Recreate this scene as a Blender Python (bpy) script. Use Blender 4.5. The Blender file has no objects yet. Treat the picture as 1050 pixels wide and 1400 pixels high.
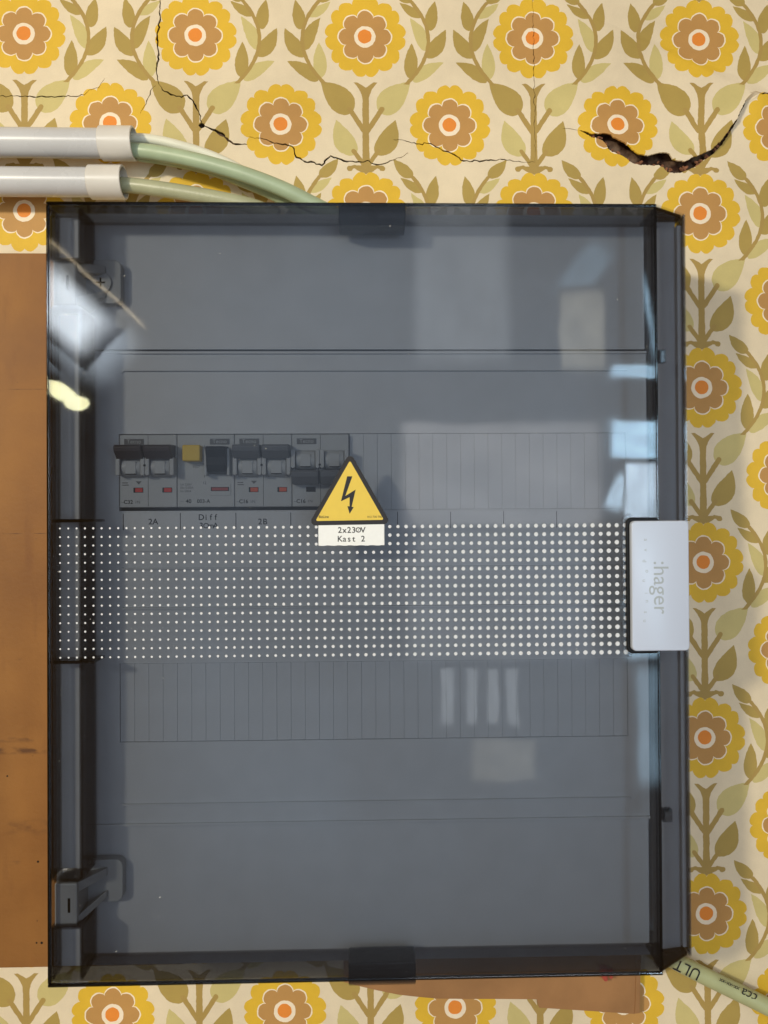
import bpy, bmesh, math, random
from mathutils import Vector, Matrix
from mathutils.geometry import delaunay_2d_cdt
random.seed(7)
S = bpy.context.scene
C = S.collection
PI = math.pi

# ------------------------------------------------------------------ camera
F_PX, DW, HF = 1030.0, 560.0, 110.0          # focal length (px of a 1050 wide frame), camera to wall, door front to wall (mm)
YAW, PITCH, ROLL = math.radians(1.357), math.radians(0.44), math.radians(-0.323)
def cam_axes():
    cy, sy = math.cos(YAW), math.sin(YAW); cp, sp = math.cos(PITCH), math.sin(PITCH)
    f = Vector((sy*cp, cy*cp, sp)); r = Vector((cy, -sy, 0)); u = r.cross(f)
    c, s = math.cos(ROLL), math.sin(ROLL)
    return c*r + s*u, c*u - s*r, f
CR, CU, CF = cam_axes()
cam = bpy.data.cameras.new('camera'); co = bpy.data.objects.new('camera', cam); C.objects.link(co)
cam.sensor_fit = 'HORIZONTAL'; cam.sensor_width = 36.0; cam.lens = 36.0*F_PX/1050.0
cam.clip_start = 0.01; cam.clip_end = 50
M = Matrix((CR, CU, -CF)).transposed().to_4x4(); M.translation = Vector((0, -DW*0.001, 0))
co.matrix_world = M
S.camera = co

def at(u, v, h):
    """surveyed position (x, z in mm) of a point of the photograph that lies h mm in front of the wall"""
    d = CR*((u-525)/F_PX) + CU*((700-v)/F_PX) + CF
    t = (DW-h)/d.y
    return (t*d.x, t*d.z)
def X(u, h, v=700): return at(u, v, h)[0]
def Z(v, h, u=500): return at(u, v, h)[1]

# ------------------------------------------------------------------ world, render settings
w = bpy.data.worlds.new('World'); S.world = w; w.use_nodes = True
bg = w.node_tree.nodes['Background']; bg.inputs[0].default_value = (1.0, 0.58, 0.24, 1); bg.inputs[1].default_value = 0.24
S.view_settings.view_transform = 'Standard'; S.view_settings.look = 'None'; S.view_settings.exposure = 0; S.view_settings.gamma = 1
S.cycles.max_bounces = 10; S.cycles.transparent_max_bounces = 40; S.cycles.diffuse_bounces = 4; S.cycles.glossy_bounces = 4
S.cycles.transmission_bounces = 8; S.cycles.volume_bounces = 0
S.cycles.use_denoising = True

# ------------------------------------------------------------------ lamps
def lamp(name, loc, target, size, power, color, size_y=None, shape='DISK'):
    l = bpy.data.lights.new(name, 'AREA'); l.shape = shape; l.size = size
    if size_y: l.size_y = size_y
    l.energy = power; l.color = color
    o = bpy.data.objects.new(name, l); C.objects.link(o); o.location = loc
    o.rotation_euler = (Vector(target)-Vector(loc)).to_track_quat('-Z', 'Y').to_euler()
    return o
# the room's ceiling lamp, up and to the left behind the photographer
lamp('room_lamp', (-1.15, -1.6, 0.52), (0, 0, 0), 0.15, 25.0, (1.0, 0.90, 0.69))
def uneven(l, soft, rough):
    """lit walls and panes are never even: the lamp's own output falls off towards its border and varies"""
    l.use_nodes = True; nt = l.node_tree; em = [n for n in nt.nodes if n.type == 'EMISSION'][0]
    N = nt.nodes.new; L = nt.links.new
    ge = N('ShaderNodeNewGeometry'); sp = N('ShaderNodeSeparateXYZ'); L(ge.outputs['Parametric'], sp.inputs[0])
    def m(o, a, b=None):
        n = N('ShaderNodeMath'); n.operation = o
        for i, x in enumerate((a, b)):
            if x is None: continue
            if isinstance(x, (int, float)): n.inputs[i].default_value = x
            else: L(x, n.inputs[i])
        return n.outputs[0]
    def edge(c):
        d = m('SUBTRACT', 0.5, m('ABSOLUTE', m('SUBTRACT', c, 0.5)))
        mr = N('ShaderNodeMapRange'); mr.interpolation_type = 'SMOOTHSTEP'; mr.inputs[2].default_value = max(soft, 0.001); L(d, mr.inputs[0]); return mr.outputs[0]
    f = m('MULTIPLY', edge(sp.outputs[0]), edge(sp.outputs[1]))
    nz = N('ShaderNodeTexNoise'); nz.inputs['Scale'].default_value = 3.0; nz.inputs['Detail'].default_value = 3
    L(ge.outputs['Parametric'], nz.inputs['Vector'])
    f = m('MULTIPLY', f, m('ADD', m('MULTIPLY', m('SUBTRACT', nz.outputs['Fac'], 0.5), rough*2), 1.0))
    L(f, em.inputs['Strength'])
def room_light(name, u0, v0, u1, v1, d, radiance, color, rot=0.0, soft=0.14, rough=0.6):
    """an area lamp in place of a lit rectangle of the room behind the camera (window, pale wall), d mm in front of the door"""
    pts = []
    for u, v in ((u0, v1), (u1, v0)):
        x, z = at(u, v, HF); k = 1 + d/(DW-HF); pts.append((x*k*0.001, z*k*0.001))
    (xa, za), (xb, zb) = pts
    sx, sz = xb-xa, zb-za
    l = bpy.data.lights.new(name, 'AREA'); l.shape = 'RECTANGLE'; l.size = sx; l.size_y = sz
    l.energy = radiance*PI*sx*sz; l.color = color; uneven(l, soft, rough)
    o = bpy.data.objects.new(name, l); C.objects.link(o)
    o.location = ((xa+xb)/2, -(HF+d)*0.001, (za+zb)/2); o.rotation_euler = (PI/2, rot, 0)
    return o
BLUE, GREY, CREAM = (0.50, 0.78, 1.0), (0.88, 0.95, 1.0), (1.0, 0.94, 0.74)
PX = 0.001*(1/F_PX)
def tilted_light(name, uc, vc, wpx, hpx, ang, d, radiance, color, shape='RECTANGLE', soft=0.3, rough=0.6):
    """an area lamp behind the camera whose mirror image has this centre, size (px) and tilt (degrees, clockwise)"""
    x, z = at(uc, vc, HF); k = 1 + d/(DW-HF); t = (DW-HF+d)*PX
    l = bpy.data.lights.new(name, 'AREA'); l.shape = shape; l.size = wpx*t; l.size_y = hpx*t
    l.energy = radiance*PI*l.size*l.size_y*(PI/4 if shape == 'ELLIPSE' else 1); l.color = color
    if shape != 'ELLIPSE': uneven(l, soft, rough)
    o = bpy.data.objects.new(name, l); C.objects.link(o)
    o.location = (x*k*0.001, -(HF+d)*0.001, z*k*0.001); o.rotation_euler = (PI/2, math.radians(ang), 0)
room_light('door_veil_light', 100, 90, 960, 1440, 2800, 1.15, (0.50, 0.73, 1.0), soft=0.25, rough=0.9)  # wide lamp added so the door mirrors an overall bluish veil
room_light('window_pane_light', 836, 574, 950, 628, 1500, 17.0, BLUE, soft=0.04, rough=0.7)
room_light('window_pane_light', 852, 630, 950, 800, 1500, 15.0, (0.66, 0.84, 1.0), soft=0.05, rough=0.8)
tilted_light('window_pane_light', 846, 672, 30, 66, 24, 1500, 13.0, (0.60, 0.82, 1.0))
room_light('window_upper_light', 834, 499, 950, 517, 1500, 13.0, BLUE, soft=0.05)
room_light('window_lower_light', 850, 812, 950, 905, 1500, 10.0, BLUE)
room_light('pale_wall_light', 541, 572, 832, 726, 1900, 2.4, (1.0, 0.97, 0.95), soft=0.07)
room_light('pale_wall_light', 541, 716, 832, 915, 1900, 1.1, (0.9, 0.95, 1.0), soft=0.12)
room_light('pale_wall_light', 762, 390, 832, 512, 1900, 2.6, CREAM)
room_light('pale_wall_light', 560, 230, 704, 512, 1900, 1.6, GREY)
tilted_light('pale_wall_light', 800, 372, 60, 120, 38, 1900, 2.2, BLUE)
for a, b in ((603, 622), (637, 651), (664, 683), (693, 709)): room_light('curtain_light', a, 905, b, 996, 1900, 2.4, GREY)
room_light('pale_wall_light', 640, 1006, 738, 1074, 1900, 1.3, CREAM)
room_light('window_lower_light', 868, 900, 950, 1085, 1500, 4.0, BLUE)
tilted_light('flare_streak_light', 889, 440, 9, 150, -8, 1500, 10.0, BLUE)  # thin lamp added to imitate a curved lens flare
tilted_light('bulb_light', 83, 534, 46, 21, 30, 1250, 26.0, (1.0, 0.95, 0.55), 'ELLIPSE')
tilted_light('bulb_light', 104, 550, 34, 22, 12, 1250, 24.0, (1.0, 0.95, 0.55), 'ELLIPSE')
tilted_light('left_glare_light', 88, 424, 150, 90, 42, 1250, 19.0, (0.86, 0.94, 1.0), soft=0.3, rough=0.3)  # overlapping lamps added to grade the pale upper-left glare
tilted_light('left_glare_light', 104, 446, 200, 120, 42, 1250, 9.0, (0.78, 0.90, 1.0), soft=0.35, rough=0.3)
tilted_light('left_glare_light', 88, 464, 130, 110, 16, 1250, 6.5, (0.70, 0.86, 1.0))
tilted_light('left_tan_band_light', 120, 395, 200, 34, 42, 1250, 8.5, (1.0, 0.80, 0.50), soft=0.12, rough=0.3)  # lamp added for the tan diagonal band across the upper-left glare

# ------------------------------------------------------------------ materials
def new_mat(name):
    m = bpy.data.materials.new(name); m.use_nodes = True
    nt = m.node_tree; nt.nodes.clear()
    out = nt.nodes.new('ShaderNodeOutputMaterial')
    return m, nt, out
def principled(name, col, rough=0.5, spec=0.5, noise=0.0, nscale=40.0, bump=0.0, bscale=300.0, coat=0.0, col2=None, metal=0.0):
    m, nt, out = new_mat(name)
    p = nt.nodes.new('ShaderNodeBsdfPrincipled'); nt.links.new(p.outputs[0], out.inputs[0])
    p.inputs['Base Color'].default_value = (*col, 1); p.inputs['Roughness'].default_value = rough
    p.inputs['Specular IOR Level'].default_value = spec; p.inputs['Coat Weight'].default_value = coat; p.inputs['Metallic'].default_value = metal
    tc = nt.nodes.new('ShaderNodeTexCoord')
    if noise > 0:
        n = nt.nodes.new('ShaderNodeTexNoise'); n.inputs['Scale'].default_value = nscale; n.inputs['Detail'].default_value = 6
        nt.links.new(tc.outputs['Object'], n.inputs['Vector'])
        r = nt.nodes.new('ShaderNodeValToRGB')
        c2 = col2 or tuple(c*(1-noise) for c in col)
        r.color_ramp.elements[0].color = (*c2, 1); r.color_ramp.elements[1].color = (*col, 1)
        r.color_ramp.elements[0].position = 0.35; r.color_ramp.elements[1].position = 0.65
        nt.links.new(n.outputs['Fac'], r.inputs[0]); nt.links.new(r.outputs[0], p.inputs['Base Color'])
        rr = nt.nodes.new('ShaderNodeMapRange'); rr.inputs[3].default_value = max(0.02, rough-0.08); rr.inputs[4].default_value = min(1, rough+0.08)
        nt.links.new(n.outputs['Fac'], rr.inputs[0]); nt.links.new(rr.outputs[0], p.inputs['Roughness'])
    if bump > 0:
        n2 = nt.nodes.new('ShaderNodeTexNoise'); n2.inputs['Scale'].default_value = bscale; n2.inputs['Detail'].default_value = 4
        nt.links.new(tc.outputs['Object'], n2.inputs['Vector'])
        b = nt.nodes.new('ShaderNodeBump'); b.inputs['Strength'].default_value = bump; b.inputs['Distance'].default_value = 0.001
        nt.links.new(n2.outputs['Fac'], b.inputs['Height']); nt.links.new(b.outputs[0], p.inputs['Normal'])
    return m

class Ex:
    """tiny expression compiler: Python arithmetic becomes Math nodes"""
    nt = None
    def __init__(s, v): s.v = v
    @staticmethod
    def op(o, *a):
        n = Ex.nt.nodes.new('ShaderNodeMath'); n.operation = o
        for i, x in enumerate(a):
            x = x.v if isinstance(x, Ex) else x
            if isinstance(x, (int, float)): n.inputs[i].default_value = x
            else: Ex.nt.links.new(x, n.inputs[i])
        return Ex(n.outputs[0])
    def __add__(a, b): return Ex.op('ADD', a, b)
    __radd__ = __add__
    def __sub__(a, b): return Ex.op('SUBTRACT', a, b)
    def __rsub__(a, b): return Ex.op('SUBTRACT', b, a)
    def __mul__(a, b): return Ex.op('MULTIPLY', a, b)
    __rmul__ = __mul__
    def __truediv__(a, b): return Ex.op('DIVIDE', a, b)
    def abs(a): return Ex.op('ABSOLUTE', a)
    def pow(a, k): return Ex.op('POWER', a, k)
    def max(a, b): return Ex.op('MAXIMUM', a, b)
    def min(a, b): return Ex.op('MINIMUM', a, b)
    def gt(a, b): return Ex.op('GREATER_THAN', a, b)
    def lt(a, b): return Ex.op('LESS_THAN', a, b)
    def wrap(a, half): return Ex.op('WRAP', a, half, -half)
    def madd(a, b, c): return Ex.op('MULTIPLY_ADD', a, b, c)
def smoked(name, sigma, rough=0.02, wav=0.0):
    """clear tinted plastic: fresnel reflection on the skin, absorption in the bulk"""
    m, nt, out = new_mat(name)
    N = nt.nodes.new; L = nt.links.new
    tr = N('ShaderNodeBsdfTransparent'); gl = N('ShaderNodeBsdfGlossy'); gl.inputs['Roughness'].default_value = rough
    # reflectance of a thin plastic skin, the same from both sides (Schlick, ior 1.5)
    ge = N('ShaderNodeNewGeometry'); dp = N('ShaderNodeVectorMath'); dp.operation = 'DOT_PRODUCT'
    L(ge.outputs['Normal'], dp.inputs[0]); L(ge.outputs['Incoming'], dp.inputs[1])
    Ex.nt = nt
    cs = Ex(dp.outputs['Value']).abs().min(1)
    fr = ((1-cs).pow(5.0)*0.96+0.04)
    mx = N('ShaderNodeMixShader'); L(fr.v, mx.inputs[0]); L(tr.outputs[0], mx.inputs[1]); L(gl.outputs[0], mx.inputs[2])
    L(mx.outputs[0], out.inputs['Surface'])
    if wav > 0:
        tc = N('ShaderNodeTexCoord'); n = N('ShaderNodeTexNoise'); n.inputs['Scale'].default_value = 14; n.inputs['Detail'].default_value = 2
        L(tc.outputs['Object'], n.inputs['Vector'])
        b = N('ShaderNodeBump'); b.inputs['Strength'].default_value = wav; b.inputs['Distance'].default_value = 0.001
        L(n.outputs['Fac'], b.inputs['Height']); L(b.outputs[0], gl.inputs['Normal'])
        n3 = N('ShaderNodeTexNoise'); n3.inputs['Scale'].default_value = 25; n3.inputs['Detail'].default_value = 5
        L(tc.outputs['Object'], n3.inputs['Vector'])
        mr = N('ShaderNodeMapRange'); mr.inputs[1].default_value = 0.35; mr.inputs[2].default_value = 0.7; mr.inputs[3].default_value = rough; mr.inputs[4].default_value = rough*2.6
        L(n3.outputs['Fac'], mr.inputs[0]); L(mr.outputs[0], gl.inputs['Roughness'])
    va = N('ShaderNodeVolumeAbsorption'); va.inputs['Color'].default_value = (0.0, 0.038, 0.105, 1); va.inputs['Density'].default_value = sigma
    L(va.outputs[0], out.inputs['Volume'])
    return m

def mixcol(nt, fac, a, b):
    n = nt.nodes.new('ShaderNodeMix'); n.data_type = 'RGBA'
    nt.links.new(fac.v, n.inputs[0])
    for i, x in ((6, a), (7, b)):
        if isinstance(x, tuple): n.inputs[i].default_value = (*x, 1)
        else: nt.links.new(x, n.inputs[i])
    return n.outputs[2]

# wallpaper print: period of the repeat in mm and position of one flower
KW = DW/545.0
PW, PH, OX, OZ = 122.57*KW, 127.84*KW, -243.84*KW, 349.56*KW
def wallpaper():
    m, nt, out = new_mat('wallpaper')
    Ex.nt = nt
    p = nt.nodes.new('ShaderNodeBsdfPrincipled'); nt.links.new(p.outputs[0], out.inputs[0])
    p.inputs['Roughness'].default_value = 0.62; p.inputs['Specular IOR Level'].default_value = 0.3
    tc = nt.nodes.new('ShaderNodeTexCoord')
    nz = nt.nodes.new('ShaderNodeTexNoise'); nz.inputs['Scale'].default_value = 260; nz.inputs['Detail'].default_value = 2
    nt.links.new(tc.outputs['Object'], nz.inputs['Vector'])
    sp = nt.nodes.new('ShaderNodeSeparateXYZ'); nt.links.new(tc.outputs['Object'], sp.inputs[0])
    sn = nt.nodes.new('ShaderNodeSeparateXYZ'); nt.links.new(nz.outputs['Color'], sn.inputs[0])
    x0 = (Ex(sp.outputs[0])*1000 - OX)*(230.0/PW) + (Ex(sn.outputs[0])-0.5)*2.2
    y0 = (OZ - Ex(sp.outputs[2])*1000)*(240.0/PH) + (Ex(sn.outputs[1])-0.5)*2.2
    xw = x0.wrap(115.0); ax = xw.abs(); right = xw.gt(0)
    yc = {}
    def yy(c):
        if c not in yc: yc[c] = (y0-c).wrap(120.0)+c
        return yc[c]
    def capsule(xa, ya, xb, yb, r):
        y = yy(round((ya+yb)/40)*20.0)
        dx, dy = xb-xa, yb-ya; L2 = dx*dx+dy*dy
        t = ((ax-xa)*(dx/L2)).__add__((y-ya)*(dy/L2)).max(0).min(1)
        ex = ax - xa - t*dx; ey = y - ya - t*dy
        return (ex*ex+ey*ey).lt(r*r)
    def leaf(tx, ty, bx, by, wd, curve=0.0, fat=0.62):
        """pointed tip (tx,ty), round base (bx,by); widest a little above the base"""
        y = yy(round((ty+by)/40)*20.0)
        dx, dy = tx-bx, ty-by; L = math.hypot(dx, dy); dx /= L; dy /= L
        qx = ax-bx; qy = y-by
        t = (qx*dx+qy*dy)/L
        d = qx*dy-qy*dx
        a = t.max(0); b = (1-t).max(0)
        pk = fat/(fat+1.0); norm = (pk**fat)*((1-pk)**1.0)
        prof = a.pow(fat)*b*(wd*1.07/norm)
        if curve: d = d - (a*b)*(4*curve)
        return prof.gt(d.abs())
    # coordinates measured on the print, relative to the upper flower's centre (1/230 of the repeat)
    def P(x, y): return ((x-445)/4.375, (y-213)/4.375)
    def lf(t, b, w, c=0.0, f=0.62):
        tx, ty = P(*t); bx, by = P(*b); return leaf(tx, ty, bx, by, w, c, f)
    CREAM_ = (0.725, 0.615, 0.43)
    DARK, LIGHT, STEM = (0.40, 0.285, 0.075), (0.56, 0.47, 0.19), (0.39, 0.265, 0.075)
    YEL, BRN, ORG, OUTL = (0.69, 0.435, 0.034), (0.47, 0.255, 0.078), (0.74, 0.245, 0.035), (0.83, 0.71, 0.525)
    stem = None
    def U(a, b): return b if a is None else a.max(b)
    # vine
    yv = yy(0.0)
    q = (yv-4.0); xc = 86.0 - q*q*0.0083
    slope = (q*q*0.000276+1).pow(0.5)
    vine = (slope*2.5).gt((ax-xc).abs()) * yv.gt(-50) * yv.lt(65)
    stem = U(stem, vine)
    ys = yy(120.0)
    flare = ((87-ys)*(1/24.5)).max(0)
    main = (flare*flare*12.0+4.4 + ((ys-150)*(1/60.0)).max(0)*2.0).gt(ax) * ys.gt(62.5) * ys.lt(178)
    notch = (ys - 62.5).lt((1-ax*(1/11.0)).max(0)*7.0)
    stem = U(stem, main*(1-notch))
    for c in ((3, 128, 22, 99, 3.4), (4, 174, 17, 156, 3.0), (5, 183.5, 15, 177.5, 2.6), (15, 177.5, 21, 179, 2.4), (21.5, 180, 22.5, 180, 3.6)): stem = U(stem, capsule(*c))
    yb = yy(160.0)
    stem = U(stem, ((188-yb)*1.25).gt(ax) * yb.gt(176) * yb.lt(188))
    cup = Ex.op('MULTIPLY', 0.0, 0.0)
    same_dark = [lf((610, -105), (722, 2), 7.6, 1.5), lf((925, 165), (808, 335), 9.6, -3.0), lf((862, -5), (832, 172), 8.0, 1.0)]
    right_dark = [lf((650, 5), (790, 88), 6.2, 2.0), lf((722, 248), (712, 462), 8.6, 0.0), lf((622, 710), (510, 920), 13.0, -4.5)]
    left_dark = [lf((712, 98), (806, 295), 8.2, -3.0), lf((912, 362), (728, 478), 8.4, 2.6), lf((712, 482), (528, 664), 16.0, 1.0, 0.55)]
    dk = None
    for s in same_dark: dk = U(dk, s)
    ra = None
    for s in right_dark: ra = U(ra, s)
    la = None
    for s in left_dark: la = U(la, s)
    left = 1-right
    dark = dk.max(ra*right).max(la*left)
    light = (ra*left).max(la*right)
    col = mixcol(nt, light, CREAM_, LIGHT)
    col = mixcol(nt, dark, col, DARK)
    col = mixcol(nt, stem, col, STEM)
    # flowers: two per repeat, the second half a repeat away both ways
    yA = y0.wrap(120.0); xB = (x0-115.0).wrap(115.0); yB = (y0-120.5).wrap(120.0)
    rA = xw*xw+yA*yA; rB = xB*xB+yB*yB
    s = rB.lt(rA)
    fx = xw + (xB-xw)*s; fy = yA + (yB-yA)*s
    r = rA.min(rB).pow(0.5)
    th = Ex.op('ARCTAN2', fx, fy)
    c8 = Ex.op('COSINE', th*8); s8 = Ex.op('SINE', th*8).abs().pow(0.55)
    Ry = s8*6.5 + 48.6 + c8*1.7
    fx = fx + 0.7; r_true = r; r = (fx*fx+fy*fy).pow(0.5)
    Rb = Ex.op('COSINE', th*4).abs().pow(0.6)*8.4 + 27.2
    col = mixcol(nt, r_true.lt(Ry), col, YEL)
    col = mixcol(nt, r.lt(Rb+1.9), col, OUTL)
    col = mixcol(nt, r.lt(Rb), col, BRN)
    col = mixcol(nt, r.lt(14.6), col, OUTL)
    col = mixcol(nt, ((fx+0.2)*(fx+0.2)+(fy+0.6)*(fy+0.6)).lt(9.5*9.5), col, ORG)
    # age: soft blotches and paper grain
    n1 = nt.nodes.new('ShaderNodeTexNoise'); n1.inputs['Scale'].default_value = 9; n1.inputs['Detail'].default_value = 5
    n2 = nt.nodes.new('ShaderNodeTexNoise'); n2.inputs['Scale'].default_value = 900; n2.inputs['Detail'].default_value = 3
    n3 = nt.nodes.new('ShaderNodeTexNoise'); n3.inputs['Scale'].default_value = 90; n3.inputs['Detail'].default_value = 6
    for n in (n1, n2, n3): nt.links.new(tc.outputs['Object'], n.inputs['Vector'])
    f = (Ex(n1.outputs['Fac'])-0.5)*0.50 + (Ex(n2.outputs['Fac'])-0.5)*0.10 + (Ex(n3.outputs['Fac'])-0.5)*0.16 + 1.0
    hs = nt.nodes.new('ShaderNodeHueSaturation'); nt.links.new(col, hs.inputs['Color']); nt.links.new(f.v, hs.inputs['Value'])
    nt.links.new(hs.outputs[0], p.inputs['Base Color'])
    b = nt.nodes.new('ShaderNodeBump'); b.inputs['Strength'].default_value = 0.6; b.inputs['Distance'].default_value = 0.0012
    n4 = nt.nodes.new('ShaderNodeTexNoise'); n4.inputs['Scale'].default_value = 28; n4.inputs['Detail'].default_value = 7
    nt.links.new(tc.outputs['Object'], n4.inputs['Vector']); nt.links.new(n4.outputs['Fac'], b.inputs['Height'])
    b2 = nt.nodes.new('ShaderNodeBump'); b2.inputs['Strength'].default_value = 0.2; b2.inputs['Distance'].default_value = 0.0002
    nt.links.new(n2.outputs['Fac'], b2.inputs['Height']); nt.links.new(b.outputs[0], b2.inputs['Normal'])
    nt.links.new(b2.outputs[0], p.inputs['Normal'])
    return m
M_WALL = wallpaper()
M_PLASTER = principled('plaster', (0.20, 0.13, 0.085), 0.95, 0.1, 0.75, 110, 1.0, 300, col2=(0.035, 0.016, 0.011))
M_SMOKE = smoked('smoked_plastic', 285.0, 0.022, 0.16)
M_SMOKE2 = smoked('smoked_plastic_ribs', 520.0, 0.05)  # denser than the panel, standing in for refraction that darkens the ribs
M_LIP = smoked('smoked_plastic_lip', 340.0, 0.05)
M_EDGE = smoked('smoked_plastic_edge', 2400.0, 0.06)  # extra absorption imitates the dark line that refraction gives along the rim
M_FLANK = smoked('smoked_plastic_flank', 275.0, 0.10)
M_GREY = principled('light_grey_plastic', (0.60, 0.62, 0.64), 0.42, 0.45, 0.05, 60, 0.06, 900)
M_GREY2 = principled('hinge_plastic', (0.42, 0.44, 0.45), 0.45, 0.4, 0.08, 60, 0.05, 900)
M_DEV = principled('breaker_plastic', (0.46, 0.48, 0.49), 0.45, 0.45, 0.05, 90)
M_DEVSH = principled('dark_grey_toggle', (0.13, 0.14, 0.155), 0.42, 0.45)
M_BRTOG = principled('brown_black_toggle', (0.055, 0.045, 0.048), 0.4, 0.5)
M_BLK = principled('black_plastic', (0.003, 0.003, 0.003), 0.5, 0.25)
M_YBTN = principled('yellow_button', (0.78, 0.53, 0.04), 0.4, 0.4)
M_RED = principled('red_flag', (0.62, 0.035, 0.03), 0.4, 0.4)
M_INK = principled('dark_ink', (0.02, 0.02, 0.022), 0.6, 0.2)
M_INKG = principled('grey_ink', (0.14, 0.145, 0.15), 0.6, 0.2)
M_WHITE = principled('white_gloss_plastic', (0.50, 0.56, 0.67), 0.28, 0.5)  # white plastic; the window's blue reflection is partly put into this colour
M_HINK = principled('pale_grey_ink', (0.37, 0.41, 0.43), 0.5, 0.3)
M_DOT = principled('white_dot_ink', (0.66, 0.68, 0.69), 0.5, 0.3)
M_PIPE = principled('white_conduit', (0.56, 0.565, 0.57), 0.28, 0.5, 0.07, 30, 0.03, 200)
M_SLEEVE = principled('white_sleeve', (0.68, 0.65, 0.59), 0.3, 0.5, 0.06, 40)
M_GREEN = principled('green_cable', (0.38, 0.47, 0.31), 0.42, 0.5, 0.1, 60, 0.05, 300)
M_GREEN2 = principled('olive_cable', (0.40, 0.41, 0.26), 0.38, 0.5, 0.15, 60, 0.15, 500)
M_PALE = principled('cream_cable', (0.75, 0.74, 0.60), 0.45, 0.4, 0.06, 60)
M_LGREEN = principled('lime_grey_cable', (0.44, 0.47, 0.25), 0.45, 0.4, 0.1, 80, 0.05, 300)
M_SIGNY = principled('sign_yellow', (0.75, 0.545, 0.075), 0.5, 0.35, 0.03, 200)
M_SIGNK = principled('sign_black', (0.014, 0.011, 0.010), 0.45, 0.35)
M_PAPER = principled('label_white', (0.84, 0.86, 0.84), 0.55, 0.3, 0.03, 300)
M_CARD = principled('brown_hardboard', (0.36, 0.185, 0.075), 0.75, 0.25, 0.22, 25, 0.25, 400)
M_REDC = principled('red_wire_insulation', (0.42, 0.075, 0.055), 0.4, 0.5)
def wood_mat(bz=0.0):
    m = principled('brown_board', (0.275, 0.122, 0.029), 0.6, 0.3, 0.22, 14, 0.2, 350, col2=(0.195, 0.080, 0.019))
    nt = m.node_tree; p = [n for n in nt.nodes if n.type == 'BSDF_PRINCIPLED'][0]
    src = p.inputs['Base Color'].links[0].from_socket
    tc = nt.nodes.new('ShaderNodeTexCoord')
    def streak(scale, lo, hi, c, fac, prev, det=5):
        mp = nt.nodes.new('ShaderNodeMapping'); mp.inputs['Scale'].default_value = scale
        nt.links.new(tc.outputs['Object'], mp.inputs[0])
        n = nt.nodes.new('ShaderNodeTexNoise'); n.inputs['Scale'].default_value = 1; n.inputs['Detail'].default_value = det
        nt.links.new(mp.outputs[0], n.inputs[0])
        mr = nt.nodes.new('ShaderNodeMapRange'); mr.inputs[1].default_value = lo; mr.inputs[2].default_value = hi; mr.inputs[4].default_value = fac
        nt.links.new(n.outputs['Fac'], mr.inputs[0])
        return mixcol(nt, Ex(mr.outputs[0]), prev, c)
    c = streak((60, 1, 14), 0.60, 0.78, (0.17, 0.065, 0.018), 0.7, src)
    c = streak((30, 1, 90), 0.68, 0.76, (0.10, 0.045, 0.02), 0.6, c)
    c = streak((300, 1, 300), 0.72, 0.80, (0.05, 0.02, 0.01), 0.8, c, 2)
    c = streak((18, 1, 5), 0.55, 0.75, (0.32, 0.14, 0.033), 0.6, c)
    sx = nt.nodes.new('ShaderNodeSeparateXYZ'); nt.links.new(tc.outputs['Object'], sx.inputs[0]); Ex.nt = nt
    zc = Ex(sx.outputs[2])*1000 + bz
    mp = nt.nodes.new('ShaderNodeMapping'); mp.inputs['Scale'].default_value = (70, 1, 160); nt.links.new(tc.outputs['Object'], mp.inputs[0])
    ns = nt.nodes.new('ShaderNodeTexNoise'); ns.inputs['Scale'].default_value = 1; ns.inputs['Detail'].default_value = 4; nt.links.new(mp.outputs[0], ns.inputs[0])
    for v, hw, k in ((887, 3.0, 1.0), (903, 3.2, 1.5), (607, 0.5, 1.2), (1008, 7.0, 0.7), (410, 0.5, 1.0)):
        z0 = Z(v, 8, 30); d = (zc-z0).abs()
        msk = ((hw-d)*(1.0/hw)).max(0)*((Ex(ns.outputs['Fac'])-0.47)*6.0).max(0).min(1)*k*0.8
        c = mixcol(nt, msk.min(0.85), c, (0.085, 0.035, 0.014))
    nt.links.new(c, p.inputs['Base Color'])
    return m
M_BOARD = wood_mat()

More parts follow.
